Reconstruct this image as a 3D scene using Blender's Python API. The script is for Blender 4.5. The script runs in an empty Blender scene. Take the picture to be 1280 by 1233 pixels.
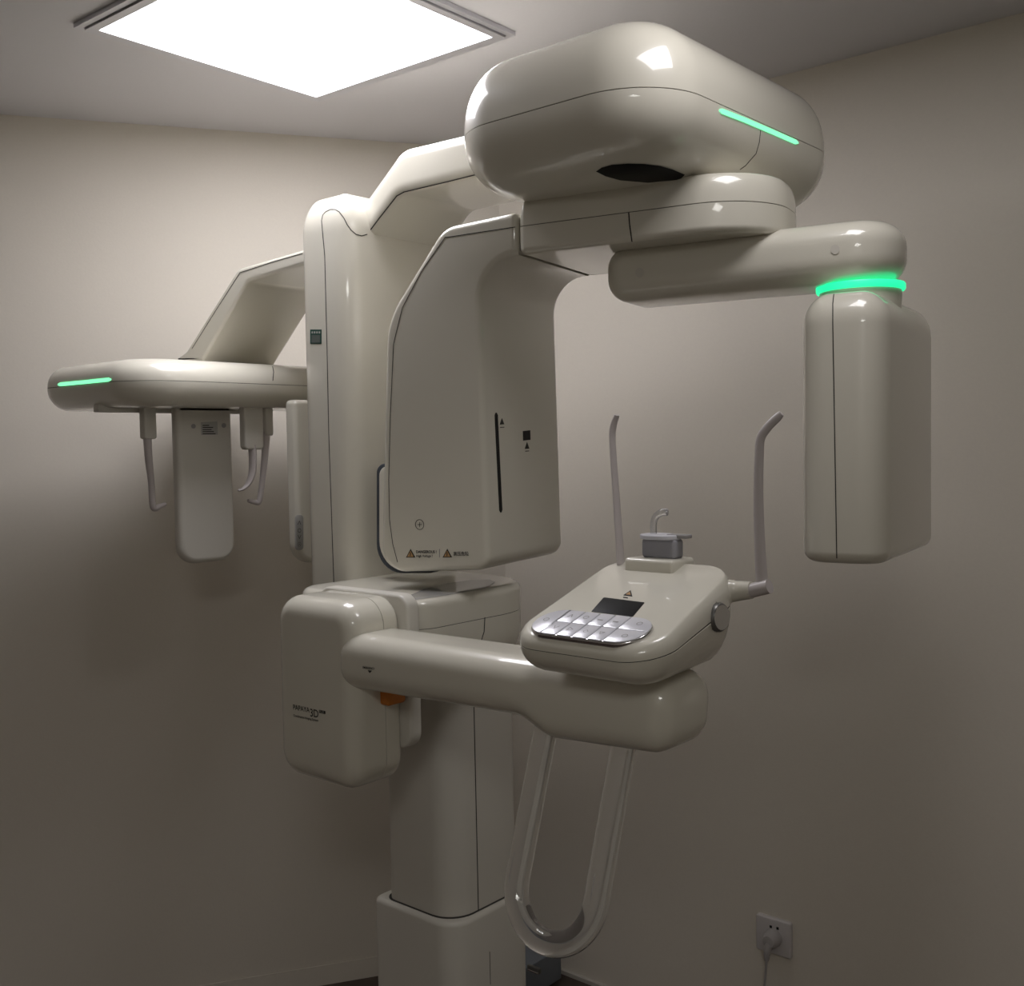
import bpy, math, random
from mathutils import Vector, Matrix
from mathutils.bvhtree import BVHTree

C = bpy.context.scene.collection
random.seed(4)

# ------------------------------------------------------------------ camera
F, CX, CY = 1330.0, 640.0, 616.5
YAW, PITCH, ROLL = math.radians(49.12), 0.0454, -0.0179
HC, HR = 1.60, 2.50                       # camera height, room height
S, K = math.sin(YAW), math.cos(YAW)
R3 = (Matrix(((math.cos(ROLL), -math.sin(ROLL), 0), (math.sin(ROLL), math.cos(ROLL), 0), (0, 0, 1)))
      @ Matrix(((1, 0, 0), (0, math.cos(PITCH), -math.sin(PITCH)), (0, math.sin(PITCH), math.cos(PITCH))))
      @ Matrix(((S, K, 0), (0, 0, -1), (-K, S, 0))))      # world -> right, down, forward
EYE = Vector((0, 0, HC))
RI = R3.transposed()


def ray(px, py):
    return (RI @ Vector(((px - CX) / F, (py - CY) / F, 1.0))).normalized()


def hit(px, py, pt, n):
    d = ray(px, py)
    return EYE + d * ((Vector(pt) - EYE).dot(n) / d.dot(n))


def hx(px, py, x): return hit(px, py, (x, 0, 0), Vector((1, 0, 0)))
def hy(px, py, y): return hit(px, py, (0, y, 0), Vector((0, 1, 0)))
def hz(px, py, z): return hit(px, py, (0, 0, z), Vector((0, 0, 1)))


cam = bpy.data.objects.new('camera', bpy.data.cameras.new('camera'))
C.objects.link(cam)
m = RI @ Matrix(((1, 0, 0), (0, -1, 0), (0, 0, -1)))
cam.matrix_world = Matrix.Translation(EYE) @ m.to_4x4()
cam.data.sensor_fit = 'HORIZONTAL'
cam.data.sensor_width = 36.0
cam.data.lens = F / 1280 * 36.0
cam.data.clip_start = 0.02
bpy.context.scene.camera = cam

# --------------------------------------------------------------- materials


def mat(name, col, rough=0.4, metal=0.0, coat=0.0, noise=0.0, bump=0.0, scale=40, emit=None, es=0.0, trans=0.0, ior=1.46, spec=0.5):
    M = bpy.data.materials.new(name)
    M.use_nodes = True
    nt = M.node_tree
    b = nt.nodes['Principled BSDF']
    b.inputs['Base Color'].default_value = (*col, 1)
    b.inputs['Roughness'].default_value = rough
    b.inputs['Metallic'].default_value = metal
    b.inputs['Coat Weight'].default_value = coat
    b.inputs['Coat Roughness'].default_value = 0.035
    b.inputs['Transmission Weight'].default_value = trans
    b.inputs['IOR'].default_value = ior
    b.inputs['Specular IOR Level'].default_value = spec
    if emit:
        b.inputs['Emission Color'].default_value = (*emit, 1)
        b.inputs['Emission Strength'].default_value = es
    if noise or bump:
        tc = nt.nodes.new('ShaderNodeTexCoord')
        nz = nt.nodes.new('ShaderNodeTexNoise')
        nz.inputs['Scale'].default_value = scale
        nz.inputs['Detail'].default_value = 5
        nt.links.new(tc.outputs['Object'], nz.inputs['Vector'])
        if noise:
            mx = nt.nodes.new('ShaderNodeMix')
            mx.data_type = 'RGBA'
            mx.inputs[6].default_value = (*[c * (1 - noise) for c in col], 1)
            mx.inputs[7].default_value = (*[min(1, c * (1 + noise)) for c in col], 1)
            nt.links.new(nz.outputs['Fac'], mx.inputs[0])
            nt.links.new(mx.outputs[2], b.inputs['Base Color'])
        if bump:
            bp = nt.nodes.new('ShaderNodeBump')
            bp.inputs['Strength'].default_value = bump
            bp.inputs['Distance'].default_value = 0.002
            nt.links.new(nz.outputs['Fac'], bp.inputs['Height'])
            nt.links.new(bp.outputs['Normal'], b.inputs['Normal'])
    return M


PL = mat('glossy_white_plastic', (0.675, 0.645, 0.56), 0.28, coat=0.9, noise=0.015, scale=6)
PL2 = mat('dull_white_plastic', (0.60, 0.575, 0.52), 0.42, coat=0.1, noise=0.015, scale=6)
SEAM = mat('dark_seam_line', (0.03, 0.028, 0.025), 0.7)  # dark colour of the joint lines and column gasket
BLACK = mat('black_gloss', (0.006, 0.006, 0.007), 0.5, spec=.15)
BLACKM = mat('black_ink', (0.015, 0.013, 0.012), 0.6)
GREY = mat('grey_plastic', (0.30, 0.29, 0.29), 0.45)
GREYR = mat('grey_rod_plastic', (0.50, 0.455, 0.45), 0.35)
GREEN = mat('green_lamp', (0.05, 0.6, 0.3), 0.4, emit=(0.22, 1.0, 0.45), es=1.05)
GREENW = mat('green_ring_lamp', (0.05, 0.6, 0.3), 0.4, emit=(0.01, 1.0, 0.36), es=0.9)
ORANGE = mat('orange_plastic', (0.55, 0.17, 0.02), 0.4)
AMBER = mat('amber_ink', (0.42, 0.24, 0.10), 0.6)
ACRYL = mat('clear_acrylic', (0.93, 0.93, 0.93), 0.04, trans=0.94, ior=1.45)
CLEAR = mat('clear_bite_plastic', (0.9, 0.9, 0.92), 0.08, trans=0.85, ior=1.35)
SILVER = mat('silver_key_foil', (0.72, 0.72, 0.78), 0.28, metal=0.25)
CHROME = mat('chrome', (0.75, 0.75, 0.77), 0.15, metal=1.0)
DARKM = mat('dark_metal_knob', (0.16, 0.155, 0.15), 0.35, metal=0.6)
STICK = mat('dark_green_sticker', (0.012, 0.06, 0.045), 0.5)
PAPER = mat('grey_label_paper', (0.40, 0.39, 0.37), 0.6)
WALLM = mat('beige_wall_paint', (0.68, 0.632, 0.558), 0.62, noise=0.03, bump=0.12, scale=180, spec=0.3)
CEILM = mat('white_ceiling_paint', (0.66, 0.645, 0.665), 0.8, noise=0.02, bump=0.05, scale=120, spec=0.2)
FLOORM = mat('dark_brown_floor', (0.07, 0.05, 0.04), 0.45, noise=0.2, scale=9)
TRIMM = mat('pale_baseboard', (0.5, 0.47, 0.42), 0.4, noise=0.02)
ALU = mat('aluminium_frame', (0.62, 0.62, 0.66), 0.35, metal=0.7)
PANEL = mat('lit_panel', (0.9, 0.9, 0.9), 0.5, emit=(0.985, 0.965, 1.0), es=9.5)
BOXM = mat('blue_grey_painted_steel', (0.17, 0.19, 0.22), 0.5, noise=0.08, scale=30)
SOCK = mat('socket_plastic', (0.58, 0.55, 0.55), 0.35)
PLUGM = mat('plug_plastic', (0.42, 0.40, 0.40), 0.4)

# ------------------------------------------------------------ mesh helpers


def link_mesh(name, verts, faces, mats, parent=None, idx=None, smooth=True, angle=38):
    me = bpy.data.meshes.new(name)
    me.from_pydata([tuple(v) for v in verts], [], faces)
    for mm in mats:
        me.materials.append(mm)
    if idx:
        for p, i in zip(me.polygons, idx):
            p.material_index = i
    me.validate()
    import bmesh
    bm = bmesh.new()
    bm.from_mesh(me)
    bmesh.ops.remove_doubles(bm, verts=bm.verts, dist=1e-6)
    bmesh.ops.recalc_face_normals(bm, faces=bm.faces)
    bm.to_mesh(me)
    bm.free()
    if smooth:
        me.shade_smooth()
        me.set_sharp_from_angle(angle=math.radians(angle))
    o = bpy.data.objects.new(name, me)
    C.objects.link(o)
    if parent:
        o.parent = parent
    return o


def area2(p):
    return sum(p[i][0] * p[(i + 1) % len(p)][1] - p[(i + 1) % len(p)][0] * p[i][1] for i in range(len(p)))


def rpoly(pts, rad, inset, seg=8):
    out = []
    n = len(pts)
    for i in range(n):
        p = Vector(pts[i])
        d1 = (p - Vector(pts[i - 1])).normalized()
        d2 = (Vector(pts[(i + 1) % n]) - p).normalized()
        th = math.atan2(d1.x * d2.y - d1.y * d2.x, d1.dot(d2))
        r = rad[i]
        n1 = Vector((-d1.y, d1.x))
        L = r * math.tan(abs(th) / 2)
        T = p - d1 * L
        sg = 1 if th >= 0 else -1
        c = T + n1 * r * sg
        for k in range(seg + 1):
            a = th * k / seg
            nn = Vector((n1.x * math.cos(a) - n1.y * math.sin(a), n1.x * math.sin(a) + n1.y * math.cos(a)))
            out.append(c - nn * sg * (r - sg * inset))
    return out


def bevel(w0, w1, b0, b1=None, h0=None, h1=None, n=8, seams=(), e0=2.0, e1=2.0):
    """profile of (inset, height, material) from w0 to w1 with quarter-ellipse edges"""
    b1 = b0 if b1 is None else b1
    h0 = b0 if h0 is None else h0
    h1 = b1 if h1 is None else h1
    L = []
    for k in range(n + 1):
        a = math.pi / 2 * k / n
        L.append((b0 * (1 - math.sin(a) ** (2 / e0)), w0 + h0 * (1 - max(0, math.cos(a)) ** (2 / e0)), 0))
    for k in range(n + 1):
        a = math.pi / 2 * k / n
        L.append((b1 * (1 - max(0, math.cos(a)) ** (2 / e1)), w1 - h1 * (1 - math.sin(a) ** (2 / e1)), 0))
    if abs((w1 - h1) - (w0 + h0)) < 1e-5:
        L.pop(n + 1)
    for w in seams:
        def ins(z):
            for a, b in zip(L, L[1:]):
                if a[1] <= z <= b[1] and b[1] > a[1]:
                    t = (z - a[1]) / (b[1] - a[1])
                    return a[0] + t * (b[0] - a[0])
            return 0
        g = 0.0009
        new = [(ins(w - g), w - g, 0), (ins(w) + 0.001, w - g * .5, 1), (ins(w) + 0.001, w + g * .5, 1), (ins(w + g), w + g, 0)]
        L = [q for q in L if not (w - g <= q[1] <= w + g)]
        i = sum(1 for q in L if q[1] < w)
        L[i:i] = new
    return L


def slab(name, pts, rad, prof, frame, mats, parent=None, seg=8, smooth_angle=38):
    """loft of rounded polygon through inset profile; frame = (origin, e1, e2, e3)"""
    if not isinstance(rad, (list, tuple)):
        rad = [rad] * len(pts)
    if area2(pts) < 0:
        pts = list(reversed(pts))
        rad = list(reversed(rad))
    o, e1, e2, e3 = [Vector(q) for q in frame]
    V, Fc, idx = [], [], []
    N = None
    for ins, w, mi in prof:
        ring = rpoly(pts, rad, ins, seg)
        N = len(ring)
        V += [o + e1 * q.x + e2 * q.y + e3 * w for q in ring]
    for k in range(len(prof) - 1):
        mi = 1 if (prof[k][2] and prof[k + 1][2]) else 0
        for i in range(N):
            j = (i + 1) % N
            Fc.append((k * N + i, k * N + j, (k + 1) * N + j, (k + 1) * N + i))
            idx.append(mi)
    Fc.append(tuple(range(N - 1, -1, -1)))
    idx.append(0)
    b = (len(prof) - 1) * N
    Fc.append(tuple(range(b, b + N)))
    idx.append(0)
    mats = mats if isinstance(mats, (list, tuple)) else [mats, SEAM]
    me_idx = idx
    return link_mesh(name, V, Fc, mats, parent, me_idx, True, smooth_angle)


WX, WY, WZ = Vector((1, 0, 0)), Vector((0, 1, 0)), Vector((0, 0, 1))
PLAN = (Vector((0, 0, 0)), WX, WY, WZ)


def side(y):                        # profile in X-Z, extruded along +Y from y
    return (Vector((0, y, 0)), WX, WZ, WY)


def box(name, p0, p1, b, mats, parent=None, frame=PLAN, r=None, seg=5, bseg=4):
    pts = [(p0[0], p0[1]), (p1[0], p0[1]), (p1[0], p1[1]), (p0[0], p1[1])]
    return slab(name, pts, r if r is not None else max(b, 0.0005), bevel(p0[2], p1[2], b, n=bseg), frame, mats, parent, seg)


def sweep(name, pts, rad, mats, parent=None, seg=16, flat=1.0, up=None, caps=True, sub=8):
    """tube along a smooth curve; rad = number or list; flat scales the second axis"""
    P = [Vector(p) for p in pts]
    if not isinstance(rad, (list, tuple)):
        rad = [rad] * len(P)
    Q, RR = [], []
    n = len(P)
    for i in range(n - 1):
        a, b, c, d = P[max(i - 1, 0)], P[i], P[i + 1], P[min(i + 2, n - 1)]
        for k in range(sub):
            t = k / sub
            Q.append(0.5 * ((2 * b) + (c - a) * t + (2 * a - 5 * b + 4 * c - d) * t * t + (3 * b - a - 3 * c + d) * t ** 3))
            RR.append(rad[i] + (rad[i + 1] - rad[i]) * t)
    Q.append(P[-1])
    RR.append(rad[-1])
    V, Fc = [], []
    prev = up
    for i, q in enumerate(Q):
        t = (Q[min(i + 1, len(Q) - 1)] - Q[max(i - 1, 0)]).normalized()
        if prev is None:
            prev = WZ if abs(t.z) < 0.9 else WX
        u = (prev - t * prev.dot(t)).normalized()
        if up is None:
            prev = u
        v = t.cross(u)
        for k in range(seg):
            a = 2 * math.pi * k / seg
            V.append(q + u * math.cos(a) * RR[i] + v * math.sin(a) * RR[i] * flat)
    for i in range(len(Q) - 1):
        for k in range(seg):
            j = (k + 1) % seg
            Fc.append((i * seg + k, i * seg + j, (i + 1) * seg + j, (i + 1) * seg + k))
    if caps:
        Fc.append(tuple(range(seg - 1, -1, -1)))
        b = (len(Q) - 1) * seg
        Fc.append(tuple(range(b, b + seg)))
    return link_mesh(name, V, Fc, [mats], parent)


def lathe(name, prof, o, axis, mats, parent=None, seg=40):
    axis = Vector(axis).normalized()
    u = axis.orthogonal().normalized()
    v = axis.cross(u)
    V, Fc = [], []
    for r, h in prof:
        for k in range(seg):
            a = 2 * math.pi * k / seg
            V.append(Vector(o) + axis * h + (u * math.cos(a) + v * math.sin(a)) * r)
    for i in range(len(prof) - 1):
        for k in range(seg):
            j = (k + 1) % seg
            Fc.append((i * seg + k, i * seg + j, (i + 1) * seg + j, (i + 1) * seg + k))
    Fc.append(tuple(range(seg)))
    b = (len(prof) - 1) * seg
    Fc.append(tuple(range(b, b + seg)))
    return link_mesh(name, V, Fc, [mats], parent)


def surf(o):
    me = o.data
    return BVHTree.FromPolygons([v.co.copy() for v in me.vertices], [tuple(p.vertices) for p in me.polygons])


def ribbon(name, o, px, width, mats, lift=0.0006, step=3.0, parent=None, taper=0):
    """a thin strip lying on the surface of o, traced through the given points"""
    T = surf(o)
    Q = []
    for a, b in zip(px, px[1:]):
        n = max(1, int(math.hypot(b[0] - a[0], b[1] - a[1]) / step))
        for k in range(n):
            Q.append((a[0] + (b[0] - a[0]) * k / n, a[1] + (b[1] - a[1]) * k / n))
    Q.append(px[-1])
    H = []
    for q in Q:
        d = ray(*q)
        loc, nr, _, _ = T.ray_cast(EYE, d)
        if loc is not None:
            if nr.dot(d) > 0:
                nr = -nr
            H.append((loc, nr))
    if len(H) < 2:
        print('ribbon missed', name, o.name)
        return None
    V, Fc = [], []
    for i, (p, nr) in enumerate(H):
        t = (H[min(i + 1, len(H) - 1)][0] - H[max(i - 1, 0)][0]).normalized()
        s = nr.cross(t).normalized()
        w = width
        if taper and (i == 0 or i == len(H) - 1):
            w = width * .3
        V += [p + s * w / 2, p + s * w / 2 + nr * lift, p - s * w / 2 + nr * lift, p - s * w / 2]
    for i in range(len(H) - 1):
        for k in range(3):
            a = i * 4 + k
            Fc.append((a, a + 1, a + 5, a + 4))
    Fc.append((0, 1, 2, 3))
    e = (len(H) - 1) * 4
    Fc.append((e + 3, e + 2, e + 1, e))
    return link_mesh(name, V, Fc, [mats], parent or o, smooth=False)


def patch(name, o, px, mats, lift=0.0008, parent=None):
    """a flat sticker on the surface of o with the given outline"""
    T = surf(o)
    H = []
    nn = Vector()
    for q in px:
        d = ray(*q)
        loc, nr, _, _ = T.ray_cast(EYE, d)
        if loc is None:
            print('patch missed', name, o.name, q)
            return None
        if nr.dot(d) > 0:
            nr = -nr
        nn += nr
        H.append(loc)
    nn.normalize()
    n = len(H)
    V = [h + nn * lift for h in H] + list(H)
    Fc = [tuple(range(n))] + [(i, i + n, (i + 1) % n + n, (i + 1) % n) for i in range(n)]
    return link_mesh(name, V, Fc, [mats], parent or o, smooth=False)


def words(name, o, a, b, text, mats, parent=None, lift=0.0009, bold=0.0):
    """flat lettering on o; runs from point a (baseline start) to b (baseline end)"""
    T = surf(o)
    H = []
    for q in (a, b):
        d = ray(*q)
        loc, nr, _, _ = T.ray_cast(EYE, d)
        if loc is None:
            print('words missed', text)
            return None
        if nr.dot(d) > 0:
            nr = -nr
        H.append((loc, nr))
    n = H[0][1]
    x = (H[1][0] - H[0][0])
    Lw = x.length
    x.normalize()
    y = n.cross(x).normalized()
    cu = bpy.data.curves.new(name, 'FONT')
    cu.body = text
    cu.offset = bold
    to = bpy.data.objects.new(name, cu)
    C.objects.link(to)
    dg = bpy.context.evaluated_depsgraph_get()
    me = bpy.data.meshes.new_from_object(to.evaluated_get(dg))
    bpy.data.objects.remove(to)
    bpy.data.curves.remove(cu)
    if not me.vertices:
        print('no glyphs', text)
        return None
    w = max(v.co.x for v in me.vertices) - min(v.co.x for v in me.vertices)
    x0 = min(v.co.x for v in me.vertices)
    sc = Lw / w
    for v in me.vertices:
        v.co = H[0][0] + n * lift + x * (v.co.x - x0) * sc + y * v.co.y * sc
    me.materials.clear()
    me.materials.append(mats)
    ob = bpy.data.objects.new(name, me)
    C.objects.link(ob)
    ob.parent = parent or o
    return ob


def fuse(o, *others):
    """add the meshes of others to o (all built in world coordinates)"""
    import bmesh
    for q in others:
        if q is None:
            continue
        off = len(o.data.materials)
        for mm in q.data.materials:
            o.data.materials.append(mm)
        bm = bmesh.new()
        bm.from_mesh(o.data)
        nf = len(bm.faces)
        bm.from_mesh(q.data)
        bm.faces.ensure_lookup_table()
        for f in bm.faces[nf:]:
            f.material_index += off
        bm.to_mesh(o.data)
        bm.free()
        me = q.data
        bpy.data.objects.remove(q)
        bpy.data.meshes.remove(me)
    return o


def decal(name, o, px, mats, lift=0.0008, parent=None, rings=6, sub=3):
    """a sticker that follows the curved surface of o"""
    T = surf(o)
    P = []
    for i, p in enumerate(px):
        q = px[(i + 1) % len(px)]
        for k in range(sub):
            P.append((p[0] + (q[0] - p[0]) * k / sub, p[1] + (q[1] - p[1]) * k / sub))
    cx = sum(p[0] for p in P) / len(P)
    cy = sum(p[1] for p in P) / len(P)
    V = []
    for r in range(1, rings + 1):
        for p in P:
            d = ray(cx + (p[0] - cx) * r / rings, cy + (p[1] - cy) * r / rings)
            loc, nr, _, _ = T.ray_cast(EYE, d)
            if loc is None:
                print('decal missed', name, p)
                return None
            V.append(loc + (nr if nr.dot(d) < 0 else -nr) * lift)
    n = len(P)
    Fc = [tuple(range(n))]
    for r in range(rings - 1):
        for i in range(n):
            j = (i + 1) % n
            Fc.append((r * n + i, r * n + j, (r + 1) * n + j, (r + 1) * n + i))
    return link_mesh(name, V, Fc, [mats], parent or o)


def empty(name, label, cat, group=None):
    o = bpy.data.objects.new(name, None)
    o.empty_display_size = 0.1
    C.objects.link(o)
    o['label'] = label
    o['category'] = cat
    if group:
        o['group'] = group
    return o


def struct(o):
    o['kind'] = 'structure'
    return o


# ---------------------------------------------------------------- the room
YR = 2.47                                           # right wall plane
lw = hz(0, 143, HR)                                 # left wall meets the ceiling
lw2 = hz(496, 178, HR)
ld = lw2 - lw
corner = Vector((lw.x + ld.x * (YR - lw.y) / ld.y, YR))   # far corner of the room
ldir = (Vector((lw.x, lw.y)) - corner).normalized()   # along the left wall
LE = corner + ldir * 3.6
RE = Vector((1.9, YR))
BL = Vector((LE.x + 0.2, -1.6))
BR = Vector((1.9, -1.6))


def wall(name, a, b, h=HR):
    d = (b - a).normalized()
    nrm = Vector((-d.y, d.x))
    t = 0.1
    V = []
    for z in (0, h):
        V += [Vector((a.x, a.y, z)), Vector((b.x, b.y, z)), Vector((b.x + nrm.x * t, b.y + nrm.y * t, z)), Vector((a.x + nrm.x * t, a.y + nrm.y * t, z))]
    Fc = [(0, 1, 5, 4), (1, 2, 6, 5), (2, 3, 7, 6), (3, 0, 4, 7), (0, 3, 2, 1), (4, 5, 6, 7)]
    return struct(link_mesh(name, V, Fc, [WALLM], smooth=False))


wall('wall_right', RE, corner)
for o_ in [bpy.data.objects['wall_right']]:
    pass


def flat_poly(name, pts, z0, z1, mm):
    n = len(pts)
    V = [Vector((p.x, p.y, z0)) for p in pts] + [Vector((p.x, p.y, z1)) for p in pts]
    Fc = [tuple(range(n)), tuple(range(n, 2 * n))] + [(i, (i + 1) % n, (i + 1) % n + n, i + n) for i in range(n)]
    return struct(link_mesh(name, V, Fc, [mm], smooth=False))


outline = [BL, BR, RE, corner, LE]
bpy.data.objects.remove(bpy.data.objects['wall_right'])
# every wall lies outside the outline (outline runs counter-clockwise)
for nm, a, b in (('wall_right', RE, corner), ('wall_left', corner, LE), ('wall_side', LE, BL), ('wall_back', BL, BR), ('wall_front', BR, RE)):
    wall(nm, b, a)
cen = Vector((sum(p.x for p in outline) / 5, sum(p.y for p in outline) / 5))
big = [cen + (p - cen) * 1.12 for p in outline]
flat_poly('floor', big, -0.1, 0, FLOORM)
flat_poly('ceiling', big, HR, HR + 0.1, CEILM)
bb = link_mesh('baseboard_right', *(lambda V: (V, [(0, 1, 5, 4), (1, 2, 6, 5), (2, 3, 7, 6), (3, 0, 4, 7), (0, 3, 2, 1), (4, 5, 6, 7)]))(
    [Vector((x, y, z)) for z in (0, 0.012) for x, y in ((corner.x, YR - 0.012), (1.9, YR - 0.012), (1.9, YR), (corner.x, YR))]), [TRIMM], smooth=False)
struct(bb)
ln = Vector((ldir.y, -ldir.x))
if ln.dot(cen - corner) < 0:
    ln = -ln
q_ = [corner + ln * .002, LE + ln * .002, LE + ln * .005, corner + ln * .005]
flat_poly('baseboard_left', q_, 0.0, 0.06, WALLM)

# ------------------------------------------------------------ ceiling light
pn = [hz(117, 35, HR - .01), hz(397, 118, HR - .01), hz(621, 45, HR - .01)]
lc = (pn[0] + pn[2]) / 2
e1 = Vector((1, 0, 0))
ax = (pn[2] - pn[1]).normalized()
ang = math.atan2(ax.y, ax.x)
lw_ = ((pn[2] - pn[1]).length + (pn[1] - pn[0]).length) / 2
print('panel', lw_, math.degrees(ang), pn)
la = Vector((math.cos(ang * .5), math.sin(ang * .5), 0))
lb = Vector((-la.y, la.x, 0))
light = empty('ceiling_light', 'square glowing white panel light with thin metal frame in the ceiling', 'light')
h = lw_ / 2
fr = (Vector((lc.x, lc.y, 0)), la, lb, WZ)
slab('diffuser', [(-h, -h), (h, -h), (h, h), (-h, h)], 0.002, [(0, HR - 0.010, 0), (0, HR - 0.001, 0)], fr, PANEL, light, 2)
w_ = 0.022
V, Fc = [], []


def ring_frame(name, hi, ho, z0, z1, mm, parent):
    V = []
    for z in (z0, z1):
        for hh in (hi, ho):
            V += [fr[0] + la * sx * hh + lb * sy * hh + WZ * z for sx, sy in ((-1, -1), (1, -1), (1, 1), (-1, 1))]
    Fc = []
    for i in range(4):
        j = (i + 1) % 4
        Fc += [(i, j, 4 + j, 4 + i), (8 + i, 8 + j, 12 + j, 12 + i), (i, j, 8 + j, 8 + i), (4 + i, 4 + j, 12 + j, 12 + i)]
    return link_mesh(name, V, Fc, [mm], parent, smooth=False)


ring_frame('frame', h, h + 0.02, HR - 0.014, HR - 0.0005, ALU, light)
ring_frame('edge_trim', h + 0.022, h + 0.036, HR - 0.010, HR - 0.0005, ALU, light)

# ------------------------------------------------------------- the machine
MC = empty('dental_xray_machine', 'tall glossy white panoramic dental x-ray machine with green indicator lights standing before the corner', 'x-ray machine')

# fixed column and base
X0, Y0 = -1.476, 1.50
base = slab('base', [(-1.70, Y0 - .016), (X0 + .016, Y0 - .016), (X0 + .016, 1.735), (-1.70, 1.735)], [.02, .05, .05, .02], bevel(0.0, 0.640, 0.004, 0.010), PLAN, PL2, MC)
low = slab('lower_column', [(-1.675, Y0), (X0, Y0), (X0, 1.712), (-1.675, 1.712)], [.03, .06, .03, .03], bevel(0.60, 1.30, 0.004), PLAN, PL2, MC)
fuse(low, ribbon('seam', low, [(592, 868), (594, 960), (598, 1143)], 0.0022, SEAM))
fuse(low, slab('gasket', [(-1.679, Y0 - .004), (X0 + .004, Y0 - .004), (X0 + .004, 1.716), (-1.679, 1.716)], [.03, .06, .03, .03], [(0, .635, 0), (0, .6412, 0)], PLAN, SEAM))
fuse(base, ribbon('seam', base, [(612, 1190), (613, 1231)], 0.0012, SEAM))

# travelling column behind it
XU = -1.745
upc = slab('upper_column', [(-1.915, 1.49), (XU, 1.49), (XU, 1.84), (-1.915, 1.84)], [.05, .05, .05, .05],
           bevel(1.22, 2.150, 0.004, 0.049, h1=0.085, n=10), PLAN, PL, MC, 10)
fuse(upc, ribbon('seam', upc, [(402, 276), (403.5, 269), (407, 265), (413, 262), (419, 262), (424, 265), (430, 273), (434, 281), (439, 288), (445, 293), (452, 295), (459, 293)], 0.002, SEAM))
sm1 = ribbon('seam', upc, [(402, 276), (406, 320), (409, 440), (411, 540), (418, 748)], 0.002, SEAM)
stk = patch('sticker', upc, [(388, 412), (402, 412), (402, 430), (388, 430)], STICK)
stk['label'] = 'small dark green sticker'
pale = [patch('mark', upc, [(390 + k * 3, 414.5), (391.6 + k * 3, 414.5), (391.6 + k * 3, 417), (390 + k * 3, 417)], PAPER, 0.0014) for k in range(4)]
pale.append(patch('mark', upc, [(390, 419), (400.5, 419), (400.5, 428.5), (390, 428.5)], mat('faded_print', (.10, .115, .105), .6), 0.0014))
fuse(stk, *pale)
fuse(upc, sm1)

# carriage around the column
car = slab('carriage', [(-1.76, 1.335), (-1.395, 1.335), (-1.395, 1.728), (-1.76, 1.728)], [.06, .06, .15, .06],
           bevel(1.155, 1.318, 0.058, 0.018, h0=.075, seams=(1.262,)), PLAN, PL, MC)
sm = ribbon('seam', car, [(606, 772), (605, 790), (600, 806), (594, 812)], 0.002, SEAM)
decal('top_window', car, [(503, 749), (530, 737), (560, 729.5), (590, 725.5), (612, 725), (619, 728), (611, 733.5), (590, 739), (560, 744.5), (530, 749), (512, 751)], mat('smoked_window', (0.34, 0.33, 0.31), 0.08))
fuse(car, sm)

# control box with the name on it
CB = (Vector((0, 1.2, 0.99)), WX, WZ, WY)
ctl = slab('control_box', [(-1.637, 0), (-1.412, 0), (-1.412, .338), (-1.637, .338)], .05,
           bevel(0, .115, 0.035, 0.012, seams=(.075,)), CB, PL, MC)
lg = words('logo', ctl, (367, 887), (387.5, 891), 'PAPAYA', BLACKM, bold=.012)
lg['label'] = 'printed black name PAPAYA 3D'
fuse(lg, words('logo', ctl, (388.3, 895.5), (398.6, 897.5), '3D', BLACKM, bold=.01),
     patch('plus', ctl, [(399.2, 887.5), (406.8, 889.2), (406.8, 893), (399.2, 891.3)], BLACKM),
     words('plus', ctl, (400.2, 890.8), (405.8, 892), 'PLUS', PAPER, lift=.0014),
     words('sub', ctl, (367.3, 895.8), (398.3, 902.4), 'Combination Imaging System', BLACKM, bold=.015))
slab('bracket_plate', [(-1.64, 1.05), (-1.388, 1.05), (-1.388, 1.332), (-1.64, 1.332)], .03, bevel(0, .03, 0.006), side(1.312), PL2, MC)
pb = hx(489, 872, -1.41)
box('release_button', (-1.425, pb.y - .024, pb.z - .010), (-1.391, pb.y + .020, pb.z + .03), .006, ORANGE, ctl)

# overhead boom
b_ = 1.56
pp = [hy(*q, b_) for q in ((425, 340), (447, 313), (496, 243), (690, 196), (690, 140), (500, 186), (446, 262), (425, 262))]
boom = slab('overhead_arm', [(p.x, p.z) for p in pp], [.032, .032, .06, .032, .032, .06, .032, .032], bevel(0, .25, 0.024, 0.03, h0=.018), side(b_), PL, MC)
fuse(boom, ribbon('seam', boom, [(456, 297), (474, 273), (496, 245), (505, 240), (560, 227), (596, 218)], 0.0025, SEAM))

# rotor head
head = slab('rotor_head', [(-1.345, 1.360), (-0.880, 1.360), (-0.880, 2.040), (-1.345, 2.040)], .13,
            bevel(2.038, 2.279, 0.115, 0.12, h0=.102, h1=.130, n=14, seams=(2.144,), e0=2.1, e1=2.25), PLAN, PL, MC, 16)
s1 = ribbon('seam', head, [(950.6, 163), (949, 178), (945, 192), (932, 207), (925, 212)], 0.0012, SEAM)
strip = ribbon('light_strip', head, [(899, 138), (930, 150), (965, 165), (997, 179)], 0.0075, GREEN, lift=.002, taper=1)
strip['label'] = 'glowing green light strip'
decal('vent_opening', head, [(745, 214), (752, 209), (765, 205.5), (785, 204), (805, 204.5), (825, 207), (842, 212), (856, 218), (850, 224), (810, 228), (775, 225), (757, 220)], BLACK)
fuse(head, s1)

# rotating C-arm frame
Q = Vector((-1.064, 1.68, 0))
ca = math.radians(12.0)
EC = Vector((math.cos(ca), math.sin(ca), 0))
EN = Vector((-math.sin(ca), math.cos(ca), 0))
CP = (Q, EC, EN, WZ)


def hc(px, py, n):
    p = hit(px, py, Q + EN * n, EN) - Q
    return (p.dot(EC), p.z)


def cw(c, n, z): return Q + EC * c + EN * n + WZ * z


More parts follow.
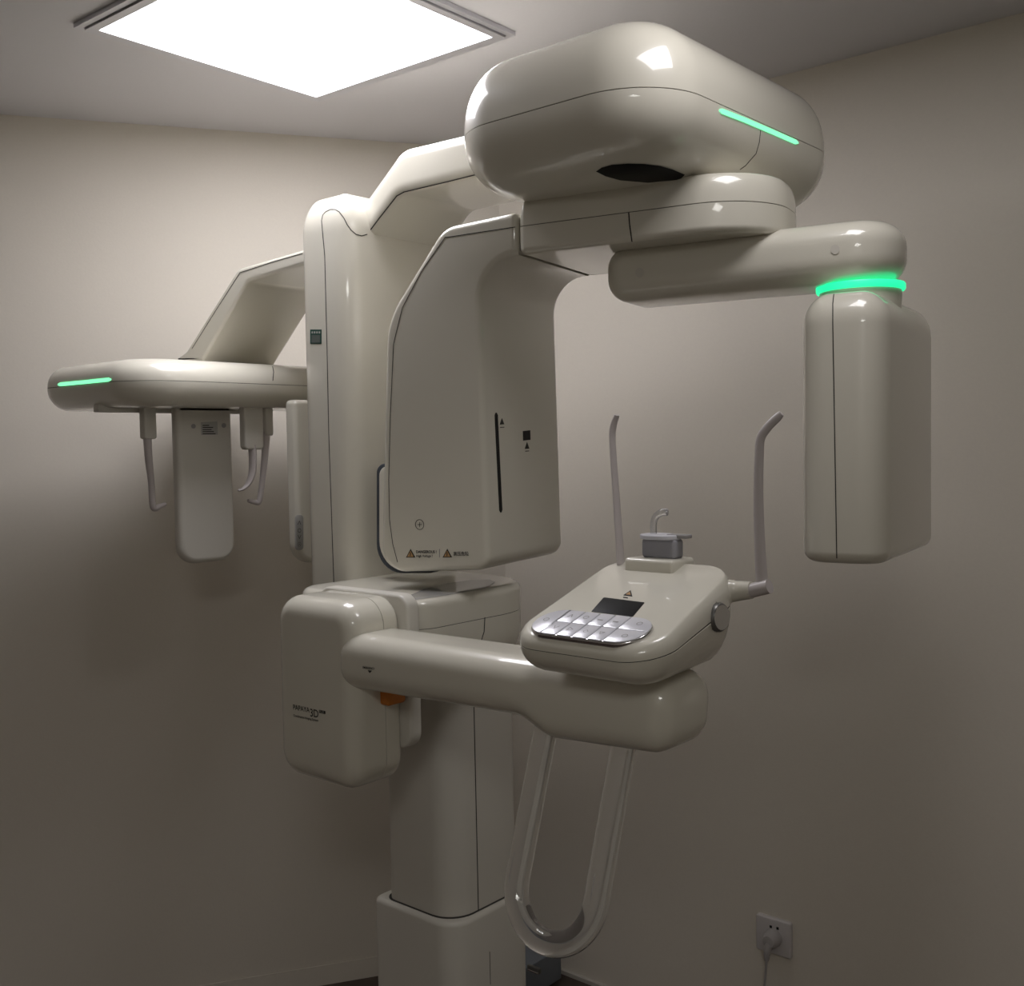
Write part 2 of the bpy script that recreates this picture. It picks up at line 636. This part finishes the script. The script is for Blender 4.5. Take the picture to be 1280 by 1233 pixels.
NS = -0.15
tp = [hc(*q, NS) for q in ((475, 716), (611, 713), (598, 320), (646, 318), (646, 264), (553, 284), (482, 400))]
tube = slab('tube_housing', tp, [.05, .03, .075, .012, .012, .06, .15], bevel(0, .33, 0.012, 0.03), (Q + EN * NS, EC, WZ, EN), PL, MC, 10)
marks = [ribbon('seam', tube, [(557, 296), (527, 339), (503, 385), (492, 430), (488, 520), (486, 600), (487, 650), (491, 680), (497, 703)], 0.0012, SEAM),
         ribbon('seam', tube, [(557, 297), (590, 292), (644, 284)], 0.0015, SEAM)]
slot = ribbon('collimator_slot', tube, [(620, 516), (623, 580), (626, 641)], 0.012, BLACK, taper=1)
win = patch('sensor_window', tube, [(653.5, 539), (662.5, 538), (662.8, 550), (653.8, 551)], BLACK)
tri = [patch('arrow', tube, [(624.6, 531), (627.2, 523), (630, 530.6)], BLACKM), patch('arrow', tube, [(625, 534), (630, 533.7), (630, 534.7), (625, 535)], BLACKM),
       patch('arrow', tube, [(655.8, 561.5), (658.6, 553), (661.4, 561)], BLACKM), patch('arrow', tube, [(656.5, 563.7), (661, 563.4), (661, 564.4), (656.5, 564.7)], BLACKM)]
fuse(tri[0], tri[1]).name = 'printed_arrow'
fuse(tri[2], tri[3]).name = 'printed_arrow'
wl = patch('warning_label', tube, [(507.6, 697.3), (519.3, 697.2), (513.4, 686.5)], BLACKM)
wl['label'] = 'printed high voltage warning with two amber triangles'
fuse(wl, patch('a', tube, [(509.4, 696.2), (517.4, 696.2), (513.4, 688.8)], AMBER, .0012), patch('b', tube, [(513, 690.5), (514, 690.5), (513.8, 695.4), (513, 695.4)], BLACKM, .0016),
     words('c', tube, (520.5, 691.6), (546, 691.6), 'DANGEROUS !', BLACKM, bold=.03), words('d', tube, (520.7, 696.6), (541, 696.6), 'High Voltage !', BLACKM, bold=.02),
     patch('e', tube, [(549.3, 686.5), (549.8, 686.5), (549.8, 697), (549.3, 697)], GREY),
     patch('f', tube, [(553.4, 697.2), (565.2, 697), (559.2, 686.3)], BLACKM), patch('g', tube, [(555.2, 696.1), (563.3, 696), (559.2, 688.6)], AMBER, .0012), patch('h', tube, [(558.8, 690.5), (559.8, 690.5), (559.6, 695.4), (558.8, 695.4)], BLACKM, .0016),
     words('i', tube, (567.2, 694.6), (586.4, 694.4), '高压危险', BLACKM, bold=.02))
em = words('focus_mark', tube, (519.5, 659.5), (530.5, 659.5), '⊕', BLACKM)
fuse(tube, *marks)
# the second shell behind the housing
for nm_, dx, n_, mm_ in (('edge_gasket', 0, -.02, mat('dark_blue_edge', (0.05, 0.06, 0.075), 0.4)), ('rear_shell', 3.2, -.045, PL)):
    rp = [hc(*q, n_) for q in ((470 + dx, 717 - dx), (545, 717 - dx), (545, 580 + dx), (470 + dx, 580 + dx))]
    slab(nm_, rp, [.06, .02, .02, .02], bevel(0, .03, 0.004), (Q + EN * n_, EC, WZ, EN), mm_, MC)

zb0, zb1, s0 = tp[3][1], tp[4][1], tp[3][0]
beam = slab('rotation_arm', [(s0 + .0015, -.15), (.226, -.15), (.226, .16), (s0 + .0015, .16)], [.015, .13, .15, .015],
            bevel(zb0, zb1 + .022, 0.012, 0.014, h1=.05, n=8, seams=(zb1 - .028,)), CP, PL, MC, 14)
fuse(beam, ribbon('seam', beam, [(786, 266), (787, 280), (790, 302)], 0.0022, SEAM))
arm = slab('sensor_arm', [(-.10, -.085), (.412, -.085), (.412, .085), (-.10, .085)], [.045, .08, .08, .045],
           bevel(1.855, 1.957, 0.042, 0.044, h1=.040), CP, PL, MC, 12)
for q in ((800, 341), (1044, 312)):
    e = [(q[0] + 5.6 * math.cos(t * math.pi / 8), q[1] + 6.2 * math.sin(t * math.pi / 8)) for t in range(16)]
    decal('screw_cap', arm, e, mat('cap_plastic', (0.60, 0.57, 0.51), 0.5), .0012, rings=2, sub=1)
zr = 1.858
rc = cw(.339, 0, 0)
lathe('neck', [(.02, 1.80), (.0655, 1.80), (.0665, zr - .012), (.02, zr + .03)], rc, WZ, PL, MC)
rg = lathe('ring_light', [(.06, zr - .0125), (.0705, zr - .0125), (.072, zr - .010), (.072, zr - .003), (.0705, zr - .0005), (.06, zr - .0005)], rc, WZ, GREENW, MC, 64)
rg['label'] = 'glowing green ring'
sen = slab('sensor_housing', [(.270, -.155), (.404, -.155), (.432, .215), (.270, .215)], [.046] * 4,
           bevel(1.402, 1.833, 0.02, 0.045, h1=.055), CP, PL, MC, 10)
fuse(sen, ribbon('seam', sen, [(1043, 362), (1041, 380), (1041, 402), (1046, 698)], 0.0016, SEAM))

# chin-rest arm
ya = 1.195
cp_ = [hy(*q, ya) for q in ((415, 792), (838, 854), (832, 952), (676, 928), (640, 900), (415, 862))]
chin = slab('chin_rest_arm', [(p.x, p.z) for p in cp_], [.04, .04, .045, .06, .06, .04], bevel(0, .13, 0.036), side(ya), PL, MC, 10)
ew = words('emergency_mark', chin, (454, 835.8), (469, 837.6), 'EMERGENCY', BLACKM, bold=.02)
fuse(ew, patch('arrow', chin, [(460, 838), (465, 838.6), (462.4, 841.6)], BLACKM))

# console: wedge whose top rises away from the key strip
TS = 0.32
YF = 1.118
cons = slab('console', [(-.985, YF), (-.735, YF), (-.757, 1.385), (-.985, 1.385)], [.05, .06, .06, .05],
            bevel(1.280, 1.3345, 0.045, 0.012, h0=.036, h1=.014, n=8, seams=(1.316,)), PLAN, PL, MC, 12)
for v in cons.data.vertices:
    f = max(0, (v.co.z - 1.280) / .0545)
    v.co.z += f * (v.co.y - YF) * TS
KN = Vector((0, -TS, 1)).normalized()
KE = Vector((0, 1, TS)).normalized()
KO = Vector((0, YF, 1.334))


def hk(px, py):
    p = hit(px, py, KO, KN) - KO
    return (p.x, p.dot(KE))


KF = (KO, WX, KE, KN)
kx0, kx1 = hk(665, 783)[0], hk(814.5, 793)[0]
ky0, ky1 = .004, .080
kr = (ky1 - ky0) / 2
kp = [(kx0, ky0), (kx1, ky0), (kx1, ky1), (kx0, ky1)]
slab('keypad', kp, kr - .0002, bevel(-.004, .005, .003), KF, CHROME, cons, 10)
kxs = [kx0 + .002] + [hk(x, 785)[0] for x in (691, 713, 735, 757, 779.5)] + [kx1 - .002]
ym = (ky0 + ky1) / 2
icons = {(1, 1): '∧', (1, 0): '∨', (2, 1): '○', (2, 0): '▷', (3, 1): '▬', (3, 0): '◇', (4, 1): '▬', (4, 0): '▽', (5, 1): '○', (5, 0): '○', (0, 0): '○'}
for k in range(6):
    for r in ((0,) if k == 0 else (0, 1)):
        g = .0011
        xa, xb = kxs[k] + (g if k else 0), kxs[k + 1] - (g if k < 5 else 0)
        yl, yh = (ky0 + .002, ky1 - .002) if k == 0 else ((ky0 + .002, ym - g * .6) if r == 0 else (ym + g * .6, ky1 - .002))
        rr = [.001] * 4
        R_ = kr - .003
        if k == 0:
            rr[0] = rr[3] = R_
        if k == 5:
            rr[1 if r == 0 else 2] = R_ - .0015
        bt = slab('button', [(xa, yl), (xb, yl), (xb, yh), (xa, yh)], rr, bevel(.002, .0062, .0008, n=2), KF, SILVER, cons, 8)
        cx_, cy_ = (xa + xb) / 2, (yl + yh) / 2
        wd = .009
        def topx(u, v):
            p = R3 @ (KO + WX * u + KE * v + KN * .0064 - EYE)
            return (CX + F * p.x / p.z, CY + F * p.y / p.z)
        fuse(bt, words('icon', bt, topx(cx_ - wd / 2, cy_ - .004), topx(cx_ + wd / 2, cy_ - .004), icons[(k, r)], GREY, lift=.0004))
scn = [hk(*q) for q in ((754.8, 747.5), (806, 754), (791, 772), (739, 765.5))]
slab('display_screen', scn, .002, bevel(-.002, .0012, .0006, n=2), KF, mat('dark_screen', (.006, .006, .007), .5, spec=.15), cons, 3)
tr = patch('warning_triangle', cons, [(779.5, 744.5), (790.5, 746), (788.5, 738.5)], BLACKM)
fuse(tr, patch('b', cons, [(782.5, 744), (788.5, 744.8), (787.4, 740.6)], AMBER, .0012), patch('b', cons, [(779, 746.8), (785, 747.6), (785, 748.3), (779, 747.5)], BLACKM))
# foot of the console on the arm
box('console_foot', (-.94, 1.225, 1.262), (-.80, 1.315, 1.288), .008, PL2, cons)
# bite-block seat, holder and clear bite rod
ys = 1.372
pc = [hy(*q, ys) for q in ((795, 709), (856, 706))]
zs = KO.z + (ys - YF) * TS
xs0, xs1 = pc[0].x, pc[1].x
zs = hy(826, 700, ys - .03).z
box('bite_seat', (xs0, ys - .034, zs - .035), (xs1, ys + .03, zs), .006, PL, cons)
xb0, xb1 = hy(805, 690, ys).x, hy(852, 690, ys).x
zb = hy(828, 673, ys).z
SMOKE = mat('smoky_translucent_plastic', (0.42, 0.42, 0.47), 0.25, trans=0.3)
box('bite_holder', (xb0 + .003, ys - .013, zs - .001), (xb1 - .003, ys + .013, zb), .006, SMOKE, MC)
xm = (xb0 + xb1) / 2
pl = slab('holder_flange', [(xm - .036, ys - .024), (xm + .03, ys - .024), (xm + .03, ys + .024), (xm - .036, ys + .024)], .0235, bevel(zb - .001, zb + .006, .002), PLAN, mat('frosted_plastic', (.60, .60, .66), .35), MC, 10)
fuse(pl, box('tab', (xm + .01, ys - .006, zb + .001), (xm + .046, ys + .012, zb + .007), .002, GREY))
br = [hy(*q, ys) for q in ((817, 671), (817, 655), (820, 646), (827, 641), (834, 640.5))]
sweep('bite_rod', br, .0055, CLEAR, MC, seg=14, flat=.8)
# temple rests
yr = 1.36
lr = [hy(*q, yr) for q in ((776, 706), (773, 660), (768, 590), (765.5, 552), (766.5, 534), (771, 519))]
sweep('temple_rest', lr, [.0045, .0042, .0038, .0036, .0038, .003], GREYR, MC, seg=12, flat=2.0)
yr2 = 1.36
rr_ = [hy(*q, yr2) for q in ((953, 735), (950, 690), (948, 620), (949, 570), (951, 548), (960, 534), (972, 522), (977, 517))]
rt = sweep('temple_rest', rr_, [.0098, .0088, .0078, .0072, .007, .0066, .0064, .0045], GREYR, MC, seg=12, flat=.5)
bb_ = [hy(*q, yr2) for q in ((937, 739), (962, 733))]
fuse(rt, sweep('hub', [bb_[0], (bb_[0] + bb_[1]) / 2, bb_[1]], .0105, GREYR, seg=16))
sk = [hy(884, 764, yr2 - .04), hy(905, 742, yr2 - .01), hy(922, 739, yr2), hy(940, 738, yr2)]
sweep('temple_rest_stalk', sk, [.022, .019, .015, .0125], PL, cons, seg=18, flat=.85)
# side knob
kc = hy(887, 771, 1.30)
kd = Vector((1, -.12, .05)).normalized()
kprof = [(.006, -.02), (.008, 0), (.019, .0005), (.0205, .002), (.0205, .018), (.0185, .021), (.004, .021)]
kn = lathe('knob', kprof, kc, kd, DARKM, cons, 36)
for i, v in enumerate(kn.data.vertices):
    ring, k = divmod(i, 36)
kn2 = lathe('cap', [(.0175, .0205), (.0175, .0216), (.002, .0218)], kc, kd, CHROME, seg=24)
ridges = []
for k in range(14):
    a = k * 2 * math.pi / 14
    u = kd.orthogonal().normalized()
    v = kd.cross(u)
    dr = u * math.cos(a) + v * math.sin(a)
    ridges.append(sweep('ridge', [kc + dr * .0205 + kd * .003, kc + dr * .0205 + kd * .009, kc + dr * .0205 + kd * .015], .0014, CHROME, seg=6))
fuse(kn, kn2, *ridges)

# clear U-shaped hand rail
TH = math.radians(19)
ud = Vector((0, -math.sin(TH), -math.cos(TH)))
u0, u1 = hy(686, 930, 1.25), hy(783, 946, 1.25)
ux0, ux1 = u0.x, u1.x
zt = 1.185
ur = (ux1 - ux0) / 2
um = Vector(((ux0 + ux1) / 2, 1.25, zt))
LU = .240
up_ = [um - WX * ur, um - WX * ur + ud * LU * .5, um - WX * ur + ud * (LU - .03)]
for k in range(0, 13):
    a = math.pi * k / 12
    up_.append(um + ud * (LU + ur * math.sin(a)) - WX * ur * math.cos(a))
up_ += [um + WX * ur + ud * (LU - .03), um + WX * ur + ud * LU * .5, um + WX * ur]
hr = sweep('hand_rail', up_, .0185, ACRYL, MC, seg=20, up=WY, sub=5)
hr['label'] = 'clear acrylic U-shaped rail'

# ceph unit
cep = slab('cephalometric_head', [(-2.625, 1.2), (-2.10, 1.2), (-2.10, 2.05), (-2.33, 2.05), (-2.40, 1.62)], [.09, .12, .05, .05, .10],
           bevel(1.700, 1.806, 0.05, 0.05, h0=.052, h1=.05, seams=(1.754,)), PLAN, PL, MC, 12)
st2 = ribbon('light_strip', cep, [(73, 481), (105, 478), (139, 474.5)], 0.0085, GREEN, lift=.002, taper=1)
if st2:
    st2['label'] = 'glowing green light strip'
fuse(cep, ribbon('seam', cep, [(340, 455), (342, 465), (341, 476)], 0.0018, SEAM))
b2 = 1.50
pp = [hy(*q, b2) for q in ((215, 452), (232, 440), (297, 336), (392, 308), (392, 327), (309, 352), (252, 452))]
carm = slab('cephalometric_arm', [(p.x, p.z) for p in pp], [.005, .03, .05, .01, .01, .03, .01], bevel(0, .22, 0.008, 0.01), side(b2), PL, MC)
fuse(carm, ribbon('seam', carm, [(240, 436), (270, 388), (300, 341), (340, 328), (378, 317)], 0.0015, SEAM))
ft = hy(230, 440, 1.47)
f0, f1 = hy(198, 432, 1.5), hy(236, 432, 1.5)
print('foot', f0, f1)
box('arm_foot', (f0.x, 1.51, 1.78), (f1.x, 1.71, 1.832), .012, PL, carm)
XS = -2.24
def yz(px, py, x=XS):
    p = hx(px, py, x)
    return (p.y, p.z)
q0, q1 = yz(221, 512), yz(296, 697)
csen = slab('cephalometric_sensor', [(q0[0], q1[1] - .005), (q1[0], q1[1] - .005), (q1[0], 1.71), (q0[0], 1.71)], [.045, .045, .006, .006], bevel(-.034, 0, .014), (Vector((XS, 0, 0)), WY, WZ, WX), PL2, MC)
lb_ = patch('rating_label', csen, [(251, 528), (271.5, 527), (272, 543.5), (251.5, 544)], PAPER)
if lb_:
    fuse(lb_, *[patch('line', csen, [(253, 531.5 + k * 2.6), (253 + w, 531.4 + k * 2.6), (253 + w, 532.5 + k * 2.6), (253, 532.6 + k * 2.6)], BLACKM, .0014) for k, w in enumerate((8, 13, 11, 14, 16))])
for q in ((241.5, 533), (279.5, 532)):
    e = [(q[0] + 3 * math.cos(t * math.pi / 6), q[1] + 3 * math.sin(t * math.pi / 6)) for t in range(12)]
    decal('screw_cap', csen, e, GREY, .001, rings=2, sub=1)
r0, r1 = yz(119, 509, -2.30), yz(300, 511, -2.30)
box('slide_rail', (-2.31, r0[0], r0[1] - .012), (-2.285, r1[0], r0[1] + .006), .003, PL2, MC)
XE = -2.265
def E(px, py, x=XE): return hx(px, py, x)
for pts, rad, tip in ((((184, 500), (184.5, 530), (185, 549)), .016, ((184, 545), (186, 575), (189, 602), (191.5, 634), (200, 633), (207, 630))),
                      (((333, 500), (333.2, 525), (333.5, 545)), .011, ((333, 540), (331, 570), (328, 600), (324, 626), (318, 628), (310, 626)))):
    xe = XE if pts[0][0] < 200 else -2.19
    P3 = [E(*q, xe) for q in pts]
    a, b = P3[0], P3[-1]
    er = slab('ear_rod', [(a.y - rad, 0), (a.y + rad, 0), (a.y + rad, a.z - b.z), (a.y - rad, a.z - b.z)], [.006, .006, .001, .001], bevel(-.012, .012, .004), (Vector((xe, 0, b.z)), WY, WZ, WX), PL2, MC)
    T3 = [E(*q, xe) for q in tip]
    sweep('ear_tip', T3, [.010, .009, .0075, .0075, .006, .004], GREYR, er, seg=10)
xe = -2.17
a, b = E(301.5, 505, xe), E(327, 562, xe)
nb = slab('nasion_rest', [(a.y, b.z), (b.y, b.z), (b.y, a.z + .01), (a.y, a.z + .01)], [.01, .01, .002, .002], bevel(-.012, .012, .005), (Vector((xe, 0, 0)), WY, WZ, WX), PL2, MC)
N3 = [E(*q, xe) for q in ((315, 556), (316, 575), (315, 592), (310, 605), (304, 611), (298, 613.5))]
sweep('nasion_hook', N3, [.013, .013, .012, .009, .007, .004], GREYR, nb, seg=12, flat=.6)
xc = -2.02
c0, c1 = yz(368, 505, xc), yz(392, 704, xc)
colm = slab('secondary_collimator', [(c0[0], c1[1]), (c1[0] + .1, c1[1]), (c1[0] + .1, 1.715), (c0[0], 1.715)], [.05, .03, .012, .012], bevel(-.04, 0, .012), (Vector((xc, 0, 0)), WY, WZ, WX), PL, MC)
pz = [yz(q[0], q[1], xc) for q in ((369, 644), (378.5, 644), (378.5, 688), (369, 688))]
pill = slab('height_keys', pz, .0088, bevel(-.002, .003, .001, n=2), (Vector((xc, 0, 0)), WY, WZ, WX), mat('key_grey', (.34, .335, .32), .4), colm, 6)
fuse(pill, *[words('icon', pill, (371.8, y_), (376, y_), t_, BLACKM) for y_, t_ in ((656, '∧'), (666, '○'), (674, '∨'), (682, '⊕'))])

# --------------------------------------------------- wall socket and plug
w4 = [hy(*q, YR) for q in ((948.6, 1140.6), (991, 1153.4), (991, 1198), (946, 1184.6))]
sx0, sx1 = (w4[0].x + w4[3].x) / 2, (w4[1].x + w4[2].x) / 2
sz1, sz0 = (w4[0].z + w4[1].z) / 2, (w4[2].z + w4[3].z) / 2
print('socket', sx1 - sx0, sz1 - sz0)
SK = empty('wall_socket', 'square white power socket low on the right-hand wall', 'socket')
fp = slab('face_plate', [(sx0, sz0), (sx1, sz0), (sx1, sz1), (sx0, sz1)], .007, bevel(-.012, 0, .005, .0005), side(YR - .0), SOCK, SK, 4)
for q in ((963.5, 1158.8), (972, 1161)):
    p = hy(*q, YR - .012)
    slab('socket_hole', [(p.x - .0035, p.z - .0035), (p.x + .0035, p.z - .0035), (p.x + .0035, p.z + .0035), (p.x - .0035, p.z + .0035)], .0008, bevel(-.0006, .0004, .0002, n=1), side(YR - .012), BLACK, fp, 2)
PG = empty('power_plug', 'grey plug with thin hanging cord pushed into the wall socket', 'plug')
pc_ = hy(968, 1172, YR - .012)
lathe('plug_body', [(.004, -.002), (.021, -.001), (.023, .006), (.021, .022), (.015, .036), (.004, .038)], pc_, (0, -1, 0), PLUGM, PG, 24)
cd = [pc_ + Vector((0, -.028, -.004)), pc_ + Vector((-.003, -.034, -.025)), pc_ + Vector((-.006, -.032, -.05)), pc_ + Vector((-.014, -.026, -.11)), pc_ + Vector((-.024, -.022, -.20)), pc_ + Vector((-.03, -.025, -pc_.z + .05)), pc_ + Vector((-.06, -.05, -pc_.z + .004)), pc_ + Vector((-.3, -.05, -pc_.z + .004))]
sweep('strain_relief', [cd[0], cd[1], cd[2]], [.011, .009, .006], PLUGM, PG, seg=14)
sweep('cord', cd[1:], .003, PLUGM, PG, seg=10)

# ------------------------------------------------- steel box by the corner
bxp = hz(702, 1215, .12)
print('box', bxp)
SB = empty('equipment_box', 'small blue-grey steel box on the floor between machine base and right-hand wall', 'equipment box')
bx0 = hy(702, 1215, 2.42).x
slab('case', [(bx0 - .30, 2.20), (bx0, 2.20), (bx0, 2.42), (bx0 - .30, 2.42)], .004, bevel(0.012, .105, .003), PLAN, BOXM, SB, 3)
for xx in (bx0 - .27, bx0 - .03):
    for yy in (2.23, 2.39):
        box('foot', (xx - .012, yy - .012, 0), (xx + .012, yy + .012, .0125), .002, BLACKM, SB)
lt = hy(669, 1211, 2.20)
box('latch', (lt.x - .022, 2.19, lt.z - .008), (lt.x + .022, 2.201, lt.z + .008), .003, DARKM, SB)
fuse(bpy.data.objects['latch'], box('bar', (lt.x - .016, 2.186, lt.z - .006), (lt.x + .02, 2.1905, lt.z - .001), .001, CHROME))

# ------------------------------------------------------- lamp and colour
al = bpy.data.lights.new('room_lamp', 'AREA')
al.shape = 'SQUARE'
al.size = 0.34
al.energy = 3.2
al.color = (1.0, 0.97, 0.97)
ao = bpy.data.objects.new('room_lamp', al)
ao.location = (-.57, 1.33, HR - .012)
C.objects.link(ao)
a2 = bpy.data.lights.new('fill_lamp', 'AREA')  # unseen fill added behind the camera to brighten the machine's near faces
a2.shape = 'SQUARE'
a2.size = 0.58
a2.energy = 9
a2.color = (1.0, 0.985, 0.93)
ao2 = bpy.data.objects.new('fill_lamp', a2)
ao2.location = (.55, -.7, HR - .012)
C.objects.link(ao2)

bpy.context.scene.view_settings.view_transform = 'Standard'
bpy.context.scene.view_settings.look = 'None'
bpy.context.scene.view_settings.exposure = 0.31
bpy.context.scene.view_settings.gamma = 1.06
W = bpy.data.worlds.new('world')
bpy.context.scene.world = W
W.use_nodes = True
W.node_tree.nodes['Background'].inputs[0].default_value = (0.0, 0.0, 0.0, 1)
